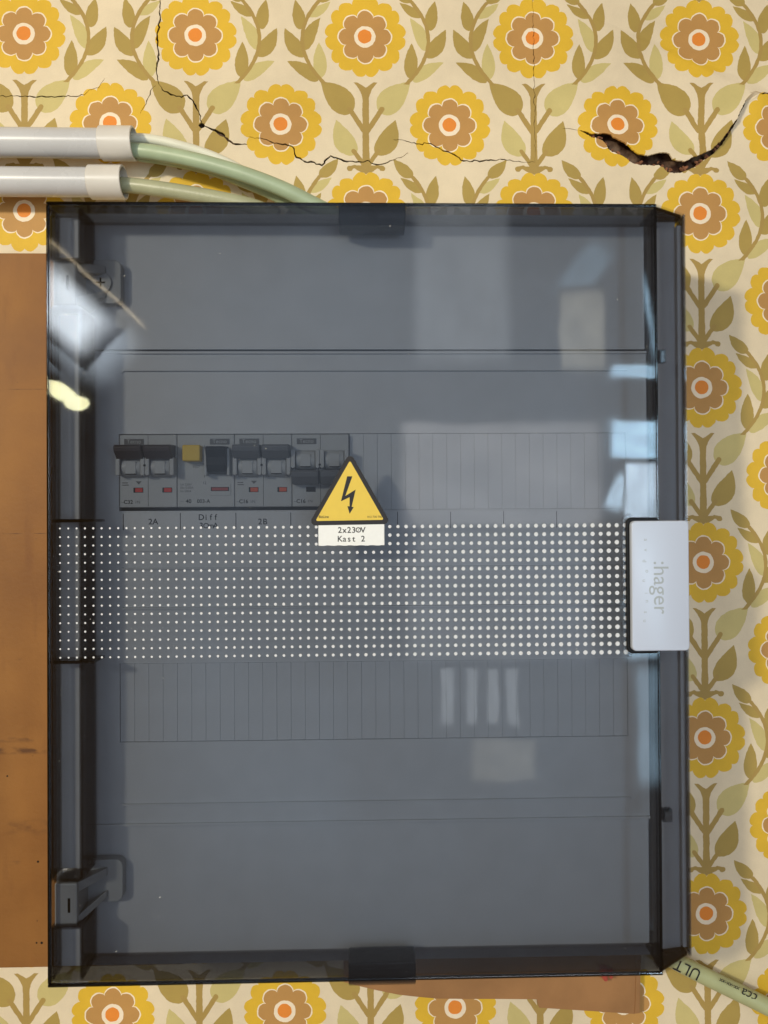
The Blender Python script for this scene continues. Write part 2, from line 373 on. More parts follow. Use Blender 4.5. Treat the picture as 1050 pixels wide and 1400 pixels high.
# ------------------------------------------------------------------ building helpers (all sizes in mm, y = -h)
class MB:
    def __init__(s): s.bm = bmesh.new()
    def box(s, x0, x1, h0, h1, z0, z1):
        v = [s.bm.verts.new((x, -h, z)) for z in (z0, z1) for h in (h0, h1) for x in (x0, x1)]
        for f in ((0, 1, 3, 2), (4, 6, 7, 5), (0, 4, 5, 1), (2, 3, 7, 6), (0, 2, 6, 4), (1, 5, 7, 3)):
            s.bm.faces.new([v[i] for i in f])
        return s
    def hexa(s, a, b):
        """two quads (lists of four (x,h,z)) joined"""
        va = [s.bm.verts.new((x, -h, z)) for x, h, z in a]; vb = [s.bm.verts.new((x, -h, z)) for x, h, z in b]
        s.bm.faces.new(va); s.bm.faces.new(vb[::-1])
        for i in range(4): s.bm.faces.new((va[i], vb[i], vb[(i+1) % 4], va[(i+1) % 4]))
        return s
    def prism(s, pts, h0, h1):
        n = len(pts)
        a = [s.bm.verts.new((x, -h0, z)) for x, z in pts]; b = [s.bm.verts.new((x, -h1, z)) for x, z in pts]
        s.bm.faces.new(a); s.bm.faces.new(b[::-1])
        for i in range(n): s.bm.faces.new((a[i], b[i], b[(i+1) % n], a[(i+1) % n]))
        return s
    def profile_x(s, pts, x0, x1):
        """profile of (h, z) pushed along x"""
        n = len(pts)
        a = [s.bm.verts.new((x0, -h, z)) for h, z in pts]; b = [s.bm.verts.new((x1, -h, z)) for h, z in pts]
        s.bm.faces.new(a); s.bm.faces.new(b[::-1])
        for i in range(n): s.bm.faces.new((a[i], b[i], b[(i+1) % n], a[(i+1) % n]))
        return s
    def tube(s, pts, r, seg=20, cap=True, hollow=0.0):
        P_ = [Vector((x, -h, z)) for x, h, z in pts]; rings = []; ref = None
        for i, p in enumerate(P_):
            t = (P_[min(i+1, len(P_)-1)]-P_[max(i-1, 0)]).normalized()
            if ref is None: ref = t.orthogonal().normalized()
            n1 = (ref - t*ref.dot(t)).normalized(); ref = n1; n2 = t.cross(n1)
            rr = r(i/(len(P_)-1)) if callable(r) else r
            rings.append([s.bm.verts.new(p + n1*(rr*math.cos(2*PI*k/seg)) + n2*(rr*math.sin(2*PI*k/seg))) for k in range(seg)])
        for a, b in zip(rings, rings[1:]):
            for k in range(seg): s.bm.faces.new((a[k], a[(k+1) % seg], b[(k+1) % seg], b[k]))
        if cap:
            s.bm.faces.new(rings[0][::-1]); s.bm.faces.new(rings[-1])
        return s
    def build(s, name, mat, parent=None, origin=(0, 0, 0), bevel=0.0, seg=2, smooth=False):
        bm = s.bm
        bmesh.ops.recalc_face_normals(bm, faces=bm.faces)
        if bevel > 0:
            ed = [e for e in bm.edges if len(e.link_faces) == 2 and e.calc_face_angle(0) > 0.6]
            bmesh.ops.bevel(bm, geom=ed, offset=bevel, segments=seg, affect='EDGES', profile=0.5, clamp_overlap=True)
        if smooth:
            for f in bm.faces: f.smooth = True
            for e in bm.edges: e.smooth = not (len(e.link_faces) == 2 and e.calc_face_angle(0) > 0.6)
        o3 = Vector(origin)
        for v in bm.verts: v.co = (v.co - o3)*0.001
        me = bpy.data.meshes.new(name); bm.to_mesh(me); bm.free()
        o = bpy.data.objects.new(name, me); C.objects.link(o)
        me.materials.append(mat)
        if parent: o.parent = parent
        elif any(origin): o.location = o3*0.001
        return o
def tag(o, label=None, cat=None, group=None, kind=None):
    if label: o['label'] = label
    if cat: o['category'] = cat
    if group: o['group'] = group
    if kind: o['kind'] = kind
    return o
def empty(name, label, cat, x, h, z, group=None):
    o = bpy.data.objects.new(name, None); C.objects.link(o); o.location = (x*0.001, -h*0.001, z*0.001); o.empty_display_size = 0.01
    return tag(o, label, cat, group)
def org(o): return tuple(c*1000 for c in o.location)
TEXTS = []
def text(s, x, h, z, size, mat, parent, name='lettering', rot=0.0, origin=(0, 0, 0), space=1.0, align='CENTER', mono=0.0, bold=0.0):
    """flat print facing the room, size = height of the capitals' em in mm"""
    cu = bpy.data.curves.new(name, 'FONT'); cu.body = s; cu.size = size*0.001; cu.align_x = align; cu.align_y = 'CENTER'
    cu.space_character = space; cu.extrude = 0.000015; cu.offset = bold*0.001; cu.resolution_u = 3
    cu.materials.append(mat)
    o = bpy.data.objects.new(name, cu); C.objects.link(o)
    TEXTS.append(o)
    o.location = ((x-origin[0])*0.001, (-h-origin[1])*0.001, (z-origin[2])*0.001); o.rotation_euler = (PI/2, -rot, 0)
    if parent: o.parent = parent
    return o
def rrect(x0, x1, z0, z1, r, n=5):
    pts = []
    for cx, cz, a0 in ((x1-r, z1-r, 0), (x0+r, z1-r, 90), (x0+r, z0+r, 180), (x1-r, z0+r, 270)):
        for k in range(n+1):
            a = math.radians(a0+90*k/n); pts.append((cx+r*math.cos(a), cz+r*math.sin(a)))
    return pts
def disc(cx, cz, r, n=24): return [(cx+r*math.cos(2*PI*k/n), cz+r*math.sin(2*PI*k/n)) for k in range(n)]
def stroke_poly(pts, wl):
    """closed outline of a path of (x,z) whose half widths are wl"""
    L_, R_ = [], []
    for i, p in enumerate(pts):
        a = Vector(pts[max(i-1, 0)]); b = Vector(pts[min(i+1, len(pts)-1)]); t = (b-a).normalized(); n = Vector((-t.y, t.x))
        L_.append(tuple(Vector(p)+n*wl[i])); R_.append(tuple(Vector(p)-n*wl[i]))
    return L_ + R_[::-1]
def jitter(path, step, amp, rnd):
    out = []
    for (x0, y0), (x1, y1) in zip(path, path[1:]):
        n = max(1, int(math.hypot(x1-x0, y1-y0)/step))
        for k in range(n):
            t = k/n; out.append((x0+(x1-x0)*t+rnd.uniform(-amp, amp)*(k > 0), y0+(y1-y0)*t+rnd.uniform(-amp, amp)*(k > 0)))
    out.append(path[-1]); return out

# ------------------------------------------------------------------ the wall: papered sheet with cracks cut through it
rnd = random.Random(3)
gash_up = [(45,147),(60,150),(85,160),(110,172),(125,170),(150,173),(180,176),(205,182),(215,200),(240,210),(270,225),(290,240),(310,255),(330,276),(350,288),(375,292),(400,298),(420,290),(440,287),(465,281),(490,282),(510,286),(522,300),(530,318),(560,325),(600,325),(625,312),(650,300),(675,292),(700,280),(720,272),(740,260),(765,238),(790,215),(808,190),(825,165),(836,146),(855,122),(870,105),(880,80),(890,58),(900,34),(918,4),(930,-14)]
gash_lo = [(932,-6),(925,16),(905,50),(893,82),(880,108),(868,130),(850,152),(842,168),(826,192),(812,216),(785,246),(760,272),(735,290),(710,304),(695,318),(680,332),(640,352),(610,364),(580,373),(550,374),(520,370),(505,358),(498,345),(470,331),(440,334),(400,329),(370,331),(340,324),(322,314),(310,304),(290,290),(270,279),(250,271),(230,262),(212,254),(200,244),(190,222),(176,206),(150,191),(120,186),(90,172),(65,158)]
gash_up = jitter(gash_up, 6, 2.6, rnd); gash_lo = jitter(gash_lo, 6, 2.6, rnd)
gash = [at(780+x/3.889, 140+y/3.889, 0) for x, y in gash_up+gash_lo]
cracks = [
 ([(219,-12),(218,30),(215,50),(217,75),(214,100),(217,115)], .8),
 ([(217,115),(225,125),(238,130),(248,133),(256,130),(264,138),(272,153),(276,170)], .8),
 ([(276,170),(284,174),(290,177),(299,181),(305,184),(312,192),(322,197),(338,198)], 1.0),
 ([(341,187),(360,190),(375,196),(390,197),(402,203),(405,215),(417,221),(430,222),(440,226),(452,213),(470,220),(490,221),(505,220),(515,225),(530,222),(540,218),(558,209)], .75),
 ([(538,191),(555,193),(570,197),(588,196),(600,202),(618,210),(634,220),(660,220),(690,218),(705,221),(731,222)], .6),
 ([(-14,131),(30,132),(60,132),(90,132),(115,130),(122,123),(135,120),(143,107)], .55),
 ([(213,117),(207,122),(200,140),(192,155)], .45),
 ([(1021,131),(1030,129),(1040,131),(1064,126)], .7),
 ([(770,176),(780,176),(790,178)], .35),
 ([(728,-12),(729,40),(730,100),(731,160),(732,221)], .28)]
x0w, z1w = -560, 560
verts, edges, faces = [], [], []
def add_loop(pts):
    if sum(a[0]*b[1]-b[0]*a[1] for a, b in zip(pts, pts[1:]+pts[:1])) < 0: pts = pts[::-1]
    b = len(verts); verts.extend(Vector(p) for p in pts); faces.append(list(range(b, b+len(pts))))
faces_outer = [(-620, -620), (640, -620), (640, 560), (-620, 560)]
add_loop(faces_outer)
add_loop(gash)
for path, wd in cracks:
    jp = jitter(path, 3.4, 1.25, rnd)
    n = len(jp)
    wl = [wd*0.86*(0.25+0.75*math.sin(PI*min(1, (i+0.6)/n)))*rnd.uniform(0.6, 1.35) for i in range(n)]
    add_loop(stroke_poly([at(u, v, 0) for u, v in jp], wl))
add_loop([at(276+4.6*math.cos(a)*rnd.uniform(.7, 1.1), 171.5+4.0*math.sin(a)*rnd.uniform(.8, 1.1), 0) for a in [k*PI/5 for k in range(10)]])
add_loop([at(302+6.5*math.cos(a)*rnd.uniform(.8, 1.1), 183+4*math.sin(a)*rnd.uniform(.6, 1.0)+2.6*math.cos(a), 0) for a in [k*PI/5 for k in range(10)]])
for i in range(-30, 31):
    for j in range(-6, 30):
        if j > 9: verts.append(Vector((i*10+rnd.uniform(-2, 2), j*10+rnd.uniform(-2, 2))))
for i in range(0, 72):
    for j in range(0, 26): verts.append(Vector((125+i*2.6+rnd.uniform(-.4, .4), 200+j*3+rnd.uniform(-.4, .4))))
res = delaunay_2d_cdt(verts, edges, faces, 0, 1e-4, True)
V2, T2, OF = res[0], res[2], res[5]
def seg_dist(p, path):
    best = 1e9
    for a, b in zip(path, path[1:]):
        a = Vector(a); b = Vector(b); d = b-a; t = max(0, min(1, (p-a).dot(d)/max(1e-9, d.length_squared)))
        best = min(best, (p-a-d*t).length)
    return best
UP = [at(780+x/3.889, 140+y/3.889, 0) for x, y in gash_up]
LO = [at(780+x/3.889, 140+y/3.889, 0) for x, y in gash_lo]
def height(p):
    """the loose paper and plaster stand off the wall round the big gash"""
    if p.x < 90 or p.y < 150: return 0.0
    du = seg_dist(p, UP); dl = seg_dist(p, LO)
    s = min(1, max(0, (p.x-UP[0][0])/25.0))
    if du < dl: return 4.6*s*math.exp(-(du/17.0)**2)
    return -0.6*s*math.exp(-(dl/9.0)**2)
bm = bmesh.new(); vv = [bm.verts.new((p.x, -height(p), p.y)) for p in V2]
for t, of in zip(T2, OF):
    if any(k != 0 for k in of) or not of: continue
    try: bm.faces.new([vv[i] for i in t])
    except ValueError: pass
mb = MB(); mb.bm.free(); mb.bm = bm
for f in bm.faces: f.normal_update()
bmesh.ops.delete(bm, geom=[v for v in bm.verts if not v.link_faces], context='VERTS')
wall = mb.build('wall', M_WALL)
for pl in wall.data.polygons: pl.use_smooth = True
sol = wall.modifiers.new('thickness', 'SOLIDIFY'); sol.thickness = 0.0014; sol.offset = -1
# make sure the solid grows away from the room
wall.modifiers.new('crisp_edges', 'EDGE_SPLIT').split_angle = math.radians(35)
if wall.data.polygons and sum(pl.normal.y for pl in wall.data.polygons) > 0: wall.data.flip_normals()
tag(wall, kind='structure')
pb = MB(); bmp = pb.bm
nx, nz_ = 90, 30
gx0, gx1, gz0, gz1 = -620, 640, -620, 560
grid = [[bmp.verts.new((gx0+(gx1-gx0)*i/nx, 6.2+1.2*math.sin(i*1.7)*math.sin(j*2.3), gz0+(gz1-gz0)*j/nz_)) for i in range(nx+1)] for j in range(nz_+1)]
for j in range(nz_):
    for i in range(nx): bmp.faces.new((grid[j][i], grid[j][i+1], grid[j+1][i+1], grid[j+1][i]))
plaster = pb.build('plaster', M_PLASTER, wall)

# crumbled plaster lying in the gash
cb = MB()
for k in range(46):
    i = rnd.randrange(5, len(LO)-4); px, pz = LO[i]
    r_ = rnd.uniform(0.5, 1.5); px += rnd.uniform(-2, 1); pz += rnd.uniform(0.4, 3.2)
    m4 = Matrix.Translation((px, rnd.uniform(1.8, 3.0), pz)) @ Matrix.Rotation(rnd.uniform(0, 3), 4, 'Y') @ Matrix.Diagonal((r_*1.7, r_, r_, 1))
    bmesh.ops.create_icosphere(cb.bm, subdivisions=1, radius=1, matrix=m4)
M_CRUMB = principled('brick_crumbs', (0.34, 0.15, 0.08), 0.95, 0.1, 0.5, 300, 0.5, 900)
tag(cb.build('plaster_crumbs', M_CRUMB, wall), kind='stuff')

# ------------------------------------------------------------------ brown board and hardboard scrap behind the box
bx = empty('wooden_board', 'wide brown scuffed board along the left edge, reaching behind the grey box', 'board', -200, 0, Z(833, 6, 30))
mb = MB(); mb.box(-420, X(250, 8), 0.3, 8, Z(1323, 8, 30), Z(346, 8, 30)); mb.build('panel', M_BOARD, bx, org(bx), 0.6)
for (u, v) in ((52, 1178), (57, 1289), (50, 1289), (10, 1061)):
    x, z = at(u, v, 8); r_ = rnd.uniform(.5, .9)
    k = MB(); k.prism(disc(x, z, r_, 8), 7.9, 8.12); k.build('nail_hole', M_BLK, bx, org(bx))
cd = empty('cardboard_piece', 'flat brown hardboard scrap sticking out under the bottom of the box', 'board', X(700, 5), 0, Z(1360, 5))
cp = [at(485+(u-485), v, 6) for u, v in [(470,1300),(470,1343),(485,1347),(515,1354),(544,1360),(570,1363),(598,1365.5),(640,1366),(690,1366),(734,1366.5),(737,1378),(800,1382),(868,1386.5),(871,1360),(872,1300)]]
mb = MB(); mb.prism(cp, 2.2, 6); mb.build('sheet', M_CARD, cd, org(cd), 0.25)
ct = [at(u, v, 7.4) for u, v in [(868.5,1386.8),(875,1386),(877,1300),(871,1300)]]
mb = MB(); mb.prism(ct, 2.0, 6.8); mb.build('edge_strip', M_CARD, cd, org(cd), 0.2)
rw = empty('red_wire_end', 'small red wire end peeking out below the box bottom', 'wire', X(823, 9), 9, Z(1340, 9))
mb = MB(); mb.tube([(X(820, 11), 11, Z(1322, 11, 822)), (X(821, 11), 11, Z(1334, 11, 822)), (X(824, 11), 10, Z(1340, 11, 822))], lambda t: 3.0-1.2*t, 14)
mb.build('insulation', M_REDC, rw, org(rw), smooth=True)
mb = MB(); mb.tube([(X(829, 11), 11, Z(1325, 11, 829)), (X(830, 11), 11, Z(1333, 11, 829)), (X(831, 11), 10.5, Z(1337, 11, 829))], lambda t: 1.9-.6*t, 12)
mb.build('wire_tip', M_REDC, rw, org(rw), smooth=True)

# ------------------------------------------------------------------ conduits and cables
def conduit(v_c, r_px, u_sl0, u_end, label, tilt):
    h = 20.0; s = (DW-h)/F_PX
    x1, z1 = at(u_end, v_c, h); xs, zs = at(u_sl0, v_c, h); x0_, z0_ = at(-160, v_c-tilt, h)
    o = empty('conduit', label, 'conduit', x1, h, z1, 'conduits ending above the box')
    def zz(x): return z0_+(z1-z0_)*(x-x0_)/(x1-x0_)
    r = r_px*s
    m = MB()
    seg = 40
    def ringtube(xa, xb, ro, ri):
        rings = []
        for x, rr in ((xa, ri), (xa, ro-.25), (xa+.25, ro), (xb-.35, ro), (xb, ro-.35), (xb, ri)):
            rings.append([m.bm.verts.new((x, -h-rr*math.cos(2*PI*k/seg), zz(x)+rr*math.sin(2*PI*k/seg))) for k in range(seg)])
        rings.append(rings[0])
        for a, b in zip(rings, rings[1:]):
            for k in range(seg): m.bm.faces.new((a[k], a[(k+1) % seg], b[(k+1) % seg], b[k]))
    ringtube(x0_, x1-6, r, r*.86)
    m.build('pipe', M_PIPE, o, org(o), smooth=True)
    m = MB(); ringtube(xs, x1, r*1.16, r*1.03)
    m.build('sleeve', M_SLEEVE, o, org(o), smooth=True)
    return o
conduit(196.5, 19.2, 139, 184, 'upper white conduit at the left with a pale sleeve and two thick cables', 3)
conduit(249.5, 19.2, 124, 170, 'lower white conduit at the left just above the box, one olive cable', 2)
def smooth_path(pts, n=10):
    out = []
    P_ = [Vector(p) for p in pts]; P_ = [2*P_[0]-P_[1]] + P_ + [2*P_[-1]-P_[-2]]
    for i in range(1, len(P_)-2):
        for k in range(n):
            t = k/n; a, b, c, d = P_[i-1:i+3]
            out.append(tuple(0.5*((2*b)+(c-a)*t+(2*a-5*b+4*c-d)*t*t+(3*b-a-3*c+d)*t**3)))
    out.append(tuple(P_[-2])); return out
def cable(name, label, pts, r, mat, cat='cable'):
    p = smooth_path([(*[at(u, v, h)[0], h], at(u, v, h)[1]) for u, v, h in pts])
    m = MB(); m.tube(p, r, 22)
    # origin where the cable leaves its pipe
    x, h, z = p[0]
    o = m.build(name, mat, None, (x, -h, z), smooth=True)
    return tag(o, label, cat)
cable('cable', 'thick pale green cable arching from the upper conduit to the box top', [(120,204,18),(187,206,19),(225,211,23),(265,219,27),(310,231,29),(350,244,30),(390,260,30),(430,280,29),(470,300,28)], 5.3, M_GREEN)
cable('cable', 'darker green cable just beneath the thick arching one', [(190,211,12),(240,219,12),(290,231,12),(330,246,13),(370,263,14),(410,285,15),(440,305,15)], 4.8, M_GREEN)
cable('cable', 'thin cream cable above the green ones at the upper sleeve', [(120,190,14),(184,189,14),(215,192,14),(245,199,14),(275,208,13),(305,220,12),(335,236,12),(370,262,12),(395,290,12)], 3.5, M_PALE)
cable('cable', 'olive cable leaving the lower conduit along the box top edge', [(110,251,17),(172,253,18),(215,258,20),(255,264,21),(300,272,22),(345,282,22),(380,296,22)], 5.3, M_GREEN2)

# lower right cable with print
h_c = 12.0
cp_ = [(880,1286,h_c),(915,1309,h_c),(945,1325,h_c),(975,1340,h_c),(1010,1357,h_c),(1045,1374,h_c+2),(1085,1394,h_c+4)]
lc = cable('cable', 'greenish printed cable leaving the box at the lower right corner', cp_, 6.1, M_LGREEN)
def on_cable(s, u, v, size):
    a = at(u, v, h_c+6.2); b = at(u+10, v+4.85, h_c+6.2)
    ang = math.atan2(b[1]-a[1], b[0]-a[0])
    return text(s, a[0], h_c+6.14, a[1], size, M_INK, lc, rot=-(ang)+0, origin=tuple(c*1000 for c in lc.location))
def cable_text(s, u, v, size, bold=0.0):
    x, z = at(u, v, h_c+6.2); o = on_cable(s, u, v, size)
    a = at(u, v, h_c+6.2); b = at(u+10, v+4.85, h_c+6.2)
    ang = math.atan2(b[1]-a[1], b[0]-a[0]) + PI
    o.rotation_euler = (PI/2, -ang, 0); o.data.offset = bold*0.001
    return o
cable_text('ULT', 940, 1325.5, 11.5)
cable_text('xx-xx-xx', 997, 1346, 4.4, 0.02)
cable_text('cca', 1024, 1360.5, 9.8)

# ------------------------------------------------------------------ the distribution box
HC, HP = 81.0, 79.2                        # central cover panel, outer cover plates
x0d, x1d, z0d, z1d = -189.08, 176.73, -275.64, 189.06
box = empty('distribution_box', 'large grey wall box with a smoked see-through door and white handle', 'electrical box', 0, 0, -40)
BO = org(box)
TH = 2.5
# back box
xr = X(936, 92, 700); xl = x0d+4
bb = MB(); zt, zb_ = z1d+3.0, z0d-3.0; xl = x0d-1.5
bb.box(xl, xr, 6.5, 10, zb_, zt)
bb.box(xl, xl+3, 10, 76, zb_, zt); bb.box(xr-3, xr, 10, 91, zb_+9, zt-9)
bb.box(xr-3, xr, 10, 76, zt-9+.02, zt); bb.box(xr-3, xr, 10, 76, zb_, zb_+9-.02)
bb.box(xl+3, xr-3, 10, 76, zt-3, zt); bb.box(xl+3, xr-3, 10, 76, zb_, zb_+3)
bb.box(X(899, 88), xr-3.05, 86, 88, zb_+3.05, zt-3.05)
bb.build('back_box', M_GREY, box, BO)
# inner side ledge to the right of the cover
xc1 = X(883.5, HP); xc0 = X(76, HP)
fl = MB(); fl.box(xc1+0.4, xr-3.1, 58, 62, zb_+3.1, zt-3.1); fl.build('side_ledge', M_GREY, box, BO)
zcT, zcB = Z(293, HP), Z(1313, HP)
zA, zB2 = Z(480.5, HC), Z(1124.5, HC)       # central panel
w1t, w1b, w2t, w2b = Z(592.5, HC), Z(697, HC), Z(904, HC), Z(1011, HC)
wx0, wx1 = X(163, HC), X(856.5, HC)
xp0, xp1 = X(124, HC), X(889, HC)-2.0
cv = MB()
cv.box(xc0, xc1, HP-2.5, HP, zA+1.7, zcT); cv.box(xc0, xc1, HP-2.5, HP, zcB, zB2-0.5)
cv.box(xc0, xp0-0.5, HP-2.5, HP-0.02, zB2-0.5, zA+1.7)
cv.build('cover_plate', M_GREY, box, BO, 0.5)
cv = MB()
def frame(z0_, z1_, xa=xp0, xb=xp1): cv.box(xa, xb, 76, HC, z0_, z1_)
frame(w1t, zA); frame(w2t, w1b); frame(zB2, w2b)
for a, b in ((w1b, w1t), (w2b, w2t)):
    cv.box(xp0, wx0, 76, HC, a, b); cv.box(wx1, xp1, 76, HC, a, b)
cover = cv.build('cover_panel', M_GREY, box, BO)
def lipbar(z, d=0.9, hh=0.9, xa=None, xb=None):
    m = MB(); m.box(xa, xb, HC-0.2, HC+hh, z-d/2, z+d/2); return m.build('moulded_line', M_GREY, cover, BO, 0.2)
gx0_, gx1_ = X(167, HC), X(858, HC)
for v in (506.5, 775.5, 829, 1095):
    lipbar(Z(v, HC), 1.0, 1.7, gx0_, gx1_)
    m = MB(); m.prism(disc(gx0_+.2, Z(v, HC)-.3, 1.35, 12), HC-.2, HC+1.2); m.build('moulded_end', M_GREY, cover, BO, 0.2)
# raised rims along the panel's upper and lower edges
lipbar(zA-0.9, 1.6, 1.5, xp0, xp1); lipbar(zB2+0.9, 1.6, 1.5, xp0, xp1)
# label strip under the breakers
ls = MB(); zl0, zl1 = Z(752, HC), Z(698.5, HC)
ls.box(X(166, HC), X(856, HC), HC+0.05, HC+0.9, zl0, zl1); strip = ls.build('label_strip', M_GREY, box, BO, 0.25)
hL = HC+0.95
for u in (168.5, 246.5, 322.5, 397.5, 543.5, 616, 688.5, 761):
    m = MB(); m.box(X(u, hL)-.22, X(u, hL)+.22, hL-.1, hL+.03, Z(723, hL), Z(700, hL)); m.build('divider_mark', M_INK, strip, BO)
def mono(s, uc, v, h, size, pitch, mat, parent, O=(0, 0, 0)):
    x, z = at(uc, v, h); n = len(s); out = []
    for i, ch in enumerate(s):
        if ch == ' ': continue
        xx = x+(i-(n-1)/2)*pitch
        text('O' if ch == '0' else ch, xx, h, z, size*(0.9 if ch == '0' else 1), mat, parent, origin=O, bold=.05)
        if ch == '0' and size < 5:
            m = MB(); r_ = size*.13; q_ = [(xx-r_, z-r_*1.5), (xx-r_+.2, z-r_*1.7), (xx+r_, z+r_*1.5), (xx+r_-.2, z+r_*1.7)]; m.hexa([(a_, h-.01, b_) for a_, b_ in q_], [(a_, h+.02, b_) for a_, b_ in q_]); m.build('zero_slash', mat, parent, O)
mono('2A', 209, 713.5, hL, 5.2, 3.1, M_INK, strip, BO)
mono('Diff', 285, 707.5, hL, 5.2, 3.0, M_INK, strip, BO)
mono('30mA', 285, 719, hL, 5.2, 3.0, M_INK, strip, BO)
mono('2B', 359, 713.5, hL, 5.2, 3.1, M_INK, strip, BO)
# blanking strips: half-module segments that snap off one by one
def blanking(u0, u1, zt_, zb2, n):
    xa, xb = u0, u1; hb = HC-0.9
    back = MB(); back.box(xa, xb, 73, 76, zb2+.2, zt_-.2)
    st = back.build('blanking_strip', M_GREY, box, BO)
    w_ = (xb-xa)/n; me = None
    for k in range(n):
        if me is None:
            m = MB(); m.box(xa+.05, xa+w_-.05, 76.05, hb, zb2+.2, zt_-.2)
            o = m.build('blanking_segment', M_GREY, st, BO, 0.16, 1); me = o.data
        else:
            o = bpy.data.objects.new('blanking_segment', me); C.objects.link(o); o.parent = st; o.location.x = w_*k*0.001
        o.location.y = -random.choice((0, 0, 0.15, 0.3))*0.001*random.random()
        o.rotation_euler = (0, 0, random.uniform(-.006, .006)) if k % 4 == 2 else (0, 0, 0)
        if any(o.rotation_euler): o.rotation_euler = (0, 0, 0)
xdev0, hDev = X(163.2, 84.0), 84.0
xdev1 = xdev0 + 18*8
blanking(xdev1+.3, wx1-.1, w1t, w1b, 20)
blanking(wx0+.1, wx1-.1, w2t, w2b, 36)

# hinges
def hinge(vt, vb):
    o_ = MB(); hb = 104.0
    xa, xb = X(73, hb), X(104, hb); za, zb3 = Z(vt, hb, 90), Z(vb, hb, 90)
    o_.box(xa, xb, 80, hb, zb3, za)
    hg = o_.build('hinge', M_GREY2, box, BO, 0.9)
    pl = MB(); pl.prism(rrect(X(104, 84), X(168, 84), zb3+6.0, za+6.0, 4.5), HP, 86.5); pl.build('hinge_plate', M_GREY2, hg, BO, 0.5)
    for s in (0, 1):
        zz0 = za-.6 if s == 0 else zb3+.6; zz1 = za+1.5 if s == 0 else zb3+9.5; t = -6 if s == 0 else 5
        a = MB(); x2 = X(146, 86)
        a.hexa([(xb-.5, 80, zz0), (xb-.5, 102, zz0), (x2, 88, zz1), (x2, 80, zz1)], [(xb-.5, 80, zz0+t), (xb-.5, 102, zz0+t), (x2, 88, zz1+t*.8), (x2, 80, zz1+t*.8)])
        a.build('hinge_arm', M_GREY2, hg, BO, 0.4)
    xs, zs = X(93, hb), (za+zb3)/2; sl = MB(); sl.box(xs-.75, xs+.75, hb, hb+.15, zs-4.3, zs+4.3); sl.build('slot', M_BLK, hg, BO)
    if vt > 800: return                      # the lower hinge's screw is hidden by its cap
    cx, cz = X(139, 87), (za+zb3)/2+5
    sc = MB(); sc.prism(disc(cx, cz, 6.6, 28), 86.5, 88); s_ = sc.build('screw', M_GREY2, hg, BO, 0.3)
    sc = MB(); sc.box(cx-.5, cx+.5, 88, 88.12, cz-3, cz+3)
    sc.box(cx-3, cx-.55, 88, 88.12, cz-.5, cz+.5); sc.box(cx+.55, cx+3, 88, 88.12, cz-.5, cz+.5); sc.build('screw_slot', M_BLK, hg, BO)
hinge(355, 417); hinge(1208, 1268)

# door: tray of smoked plastic
dr = MB()
EB = 1.9
dr.box(x0d+EB, x1d-EB, HF-TH, HF, z0d+EB, z1d-EB)
door = dr.build('door', M_SMOKE, box, BO)
m = MB(); m.box(x0d, x1d, HF-TH, HF-.02, z1d-EB+.03, z1d); m.box(x0d, x1d, HF-TH, HF-.02, z0d, z0d+EB-.03)
m.box(x0d, x0d+EB-.03, HF-TH, HF-.02, z0d+EB, z1d-EB); m.box(x1d-EB+.03, x1d, HF-TH, HF-.02, z0d+EB, z1d-EB)
m.build('door_edge', M_EDGE, door, BO, 0.6)
HI = HF-TH-0.06
def rib(x0_, x1_, h0, z0_, z1_, name='door_rib', h1=None):
    m = MB(); m.box(x0_, x1_, h0, HI if h1 is None else h1, z0_, z1_); return m.build(name, M_LIP if name in ('top_lip', 'bottom_lip') else M_SMOKE2, door, BO)
rib(x0d+.3, x1d-.3, 79.4, z1d-TH-.2, z1d-.3, 'top_lip'); rib(x0d+.3, x1d-.3, 79.4, z0d+.3, z0d+TH+.2, 'bottom_lip')
zl = [Z(v, HF, 85) for v in (352, 418, 712, 907, 1207, 1272)]
inner_t, inner_b = z1d-TH-.3, z0d+TH+.3
xrib = X(105, HF)
for a, b in ((zl[0], inner_t), (zl[4], zl[1]), (inner_b, zl[5])):
    rib(x0d+.3, x0d+TH+.2, 79.4, a, b, 'left_lip'); rib(xrib, xrib+2.1, 84, a, b, 'hinge_rib')
for a, b in ((zl[0], inner_t), (zl[4], zl[1]), (inner_b, zl[5])):
    m = MB(); m.box(X(81, 95, 800), xrib-.4, HP+.1, 95, a+1.4 if a != inner_b else a+1, b-1.4 if b != inner_t else b-1); m.build('hinge_rail', M_GREY, box, BO, .5)
for z in zl: rib(x0d+TH+.3, xrib-.1, 95.6, z-1.0, z+1.0, 'cross_rib')
for z in (zl[2], zl[3]): rib(xrib+2.2, xrib+9, 88, z-.8, z+.8, 'cross_rib')
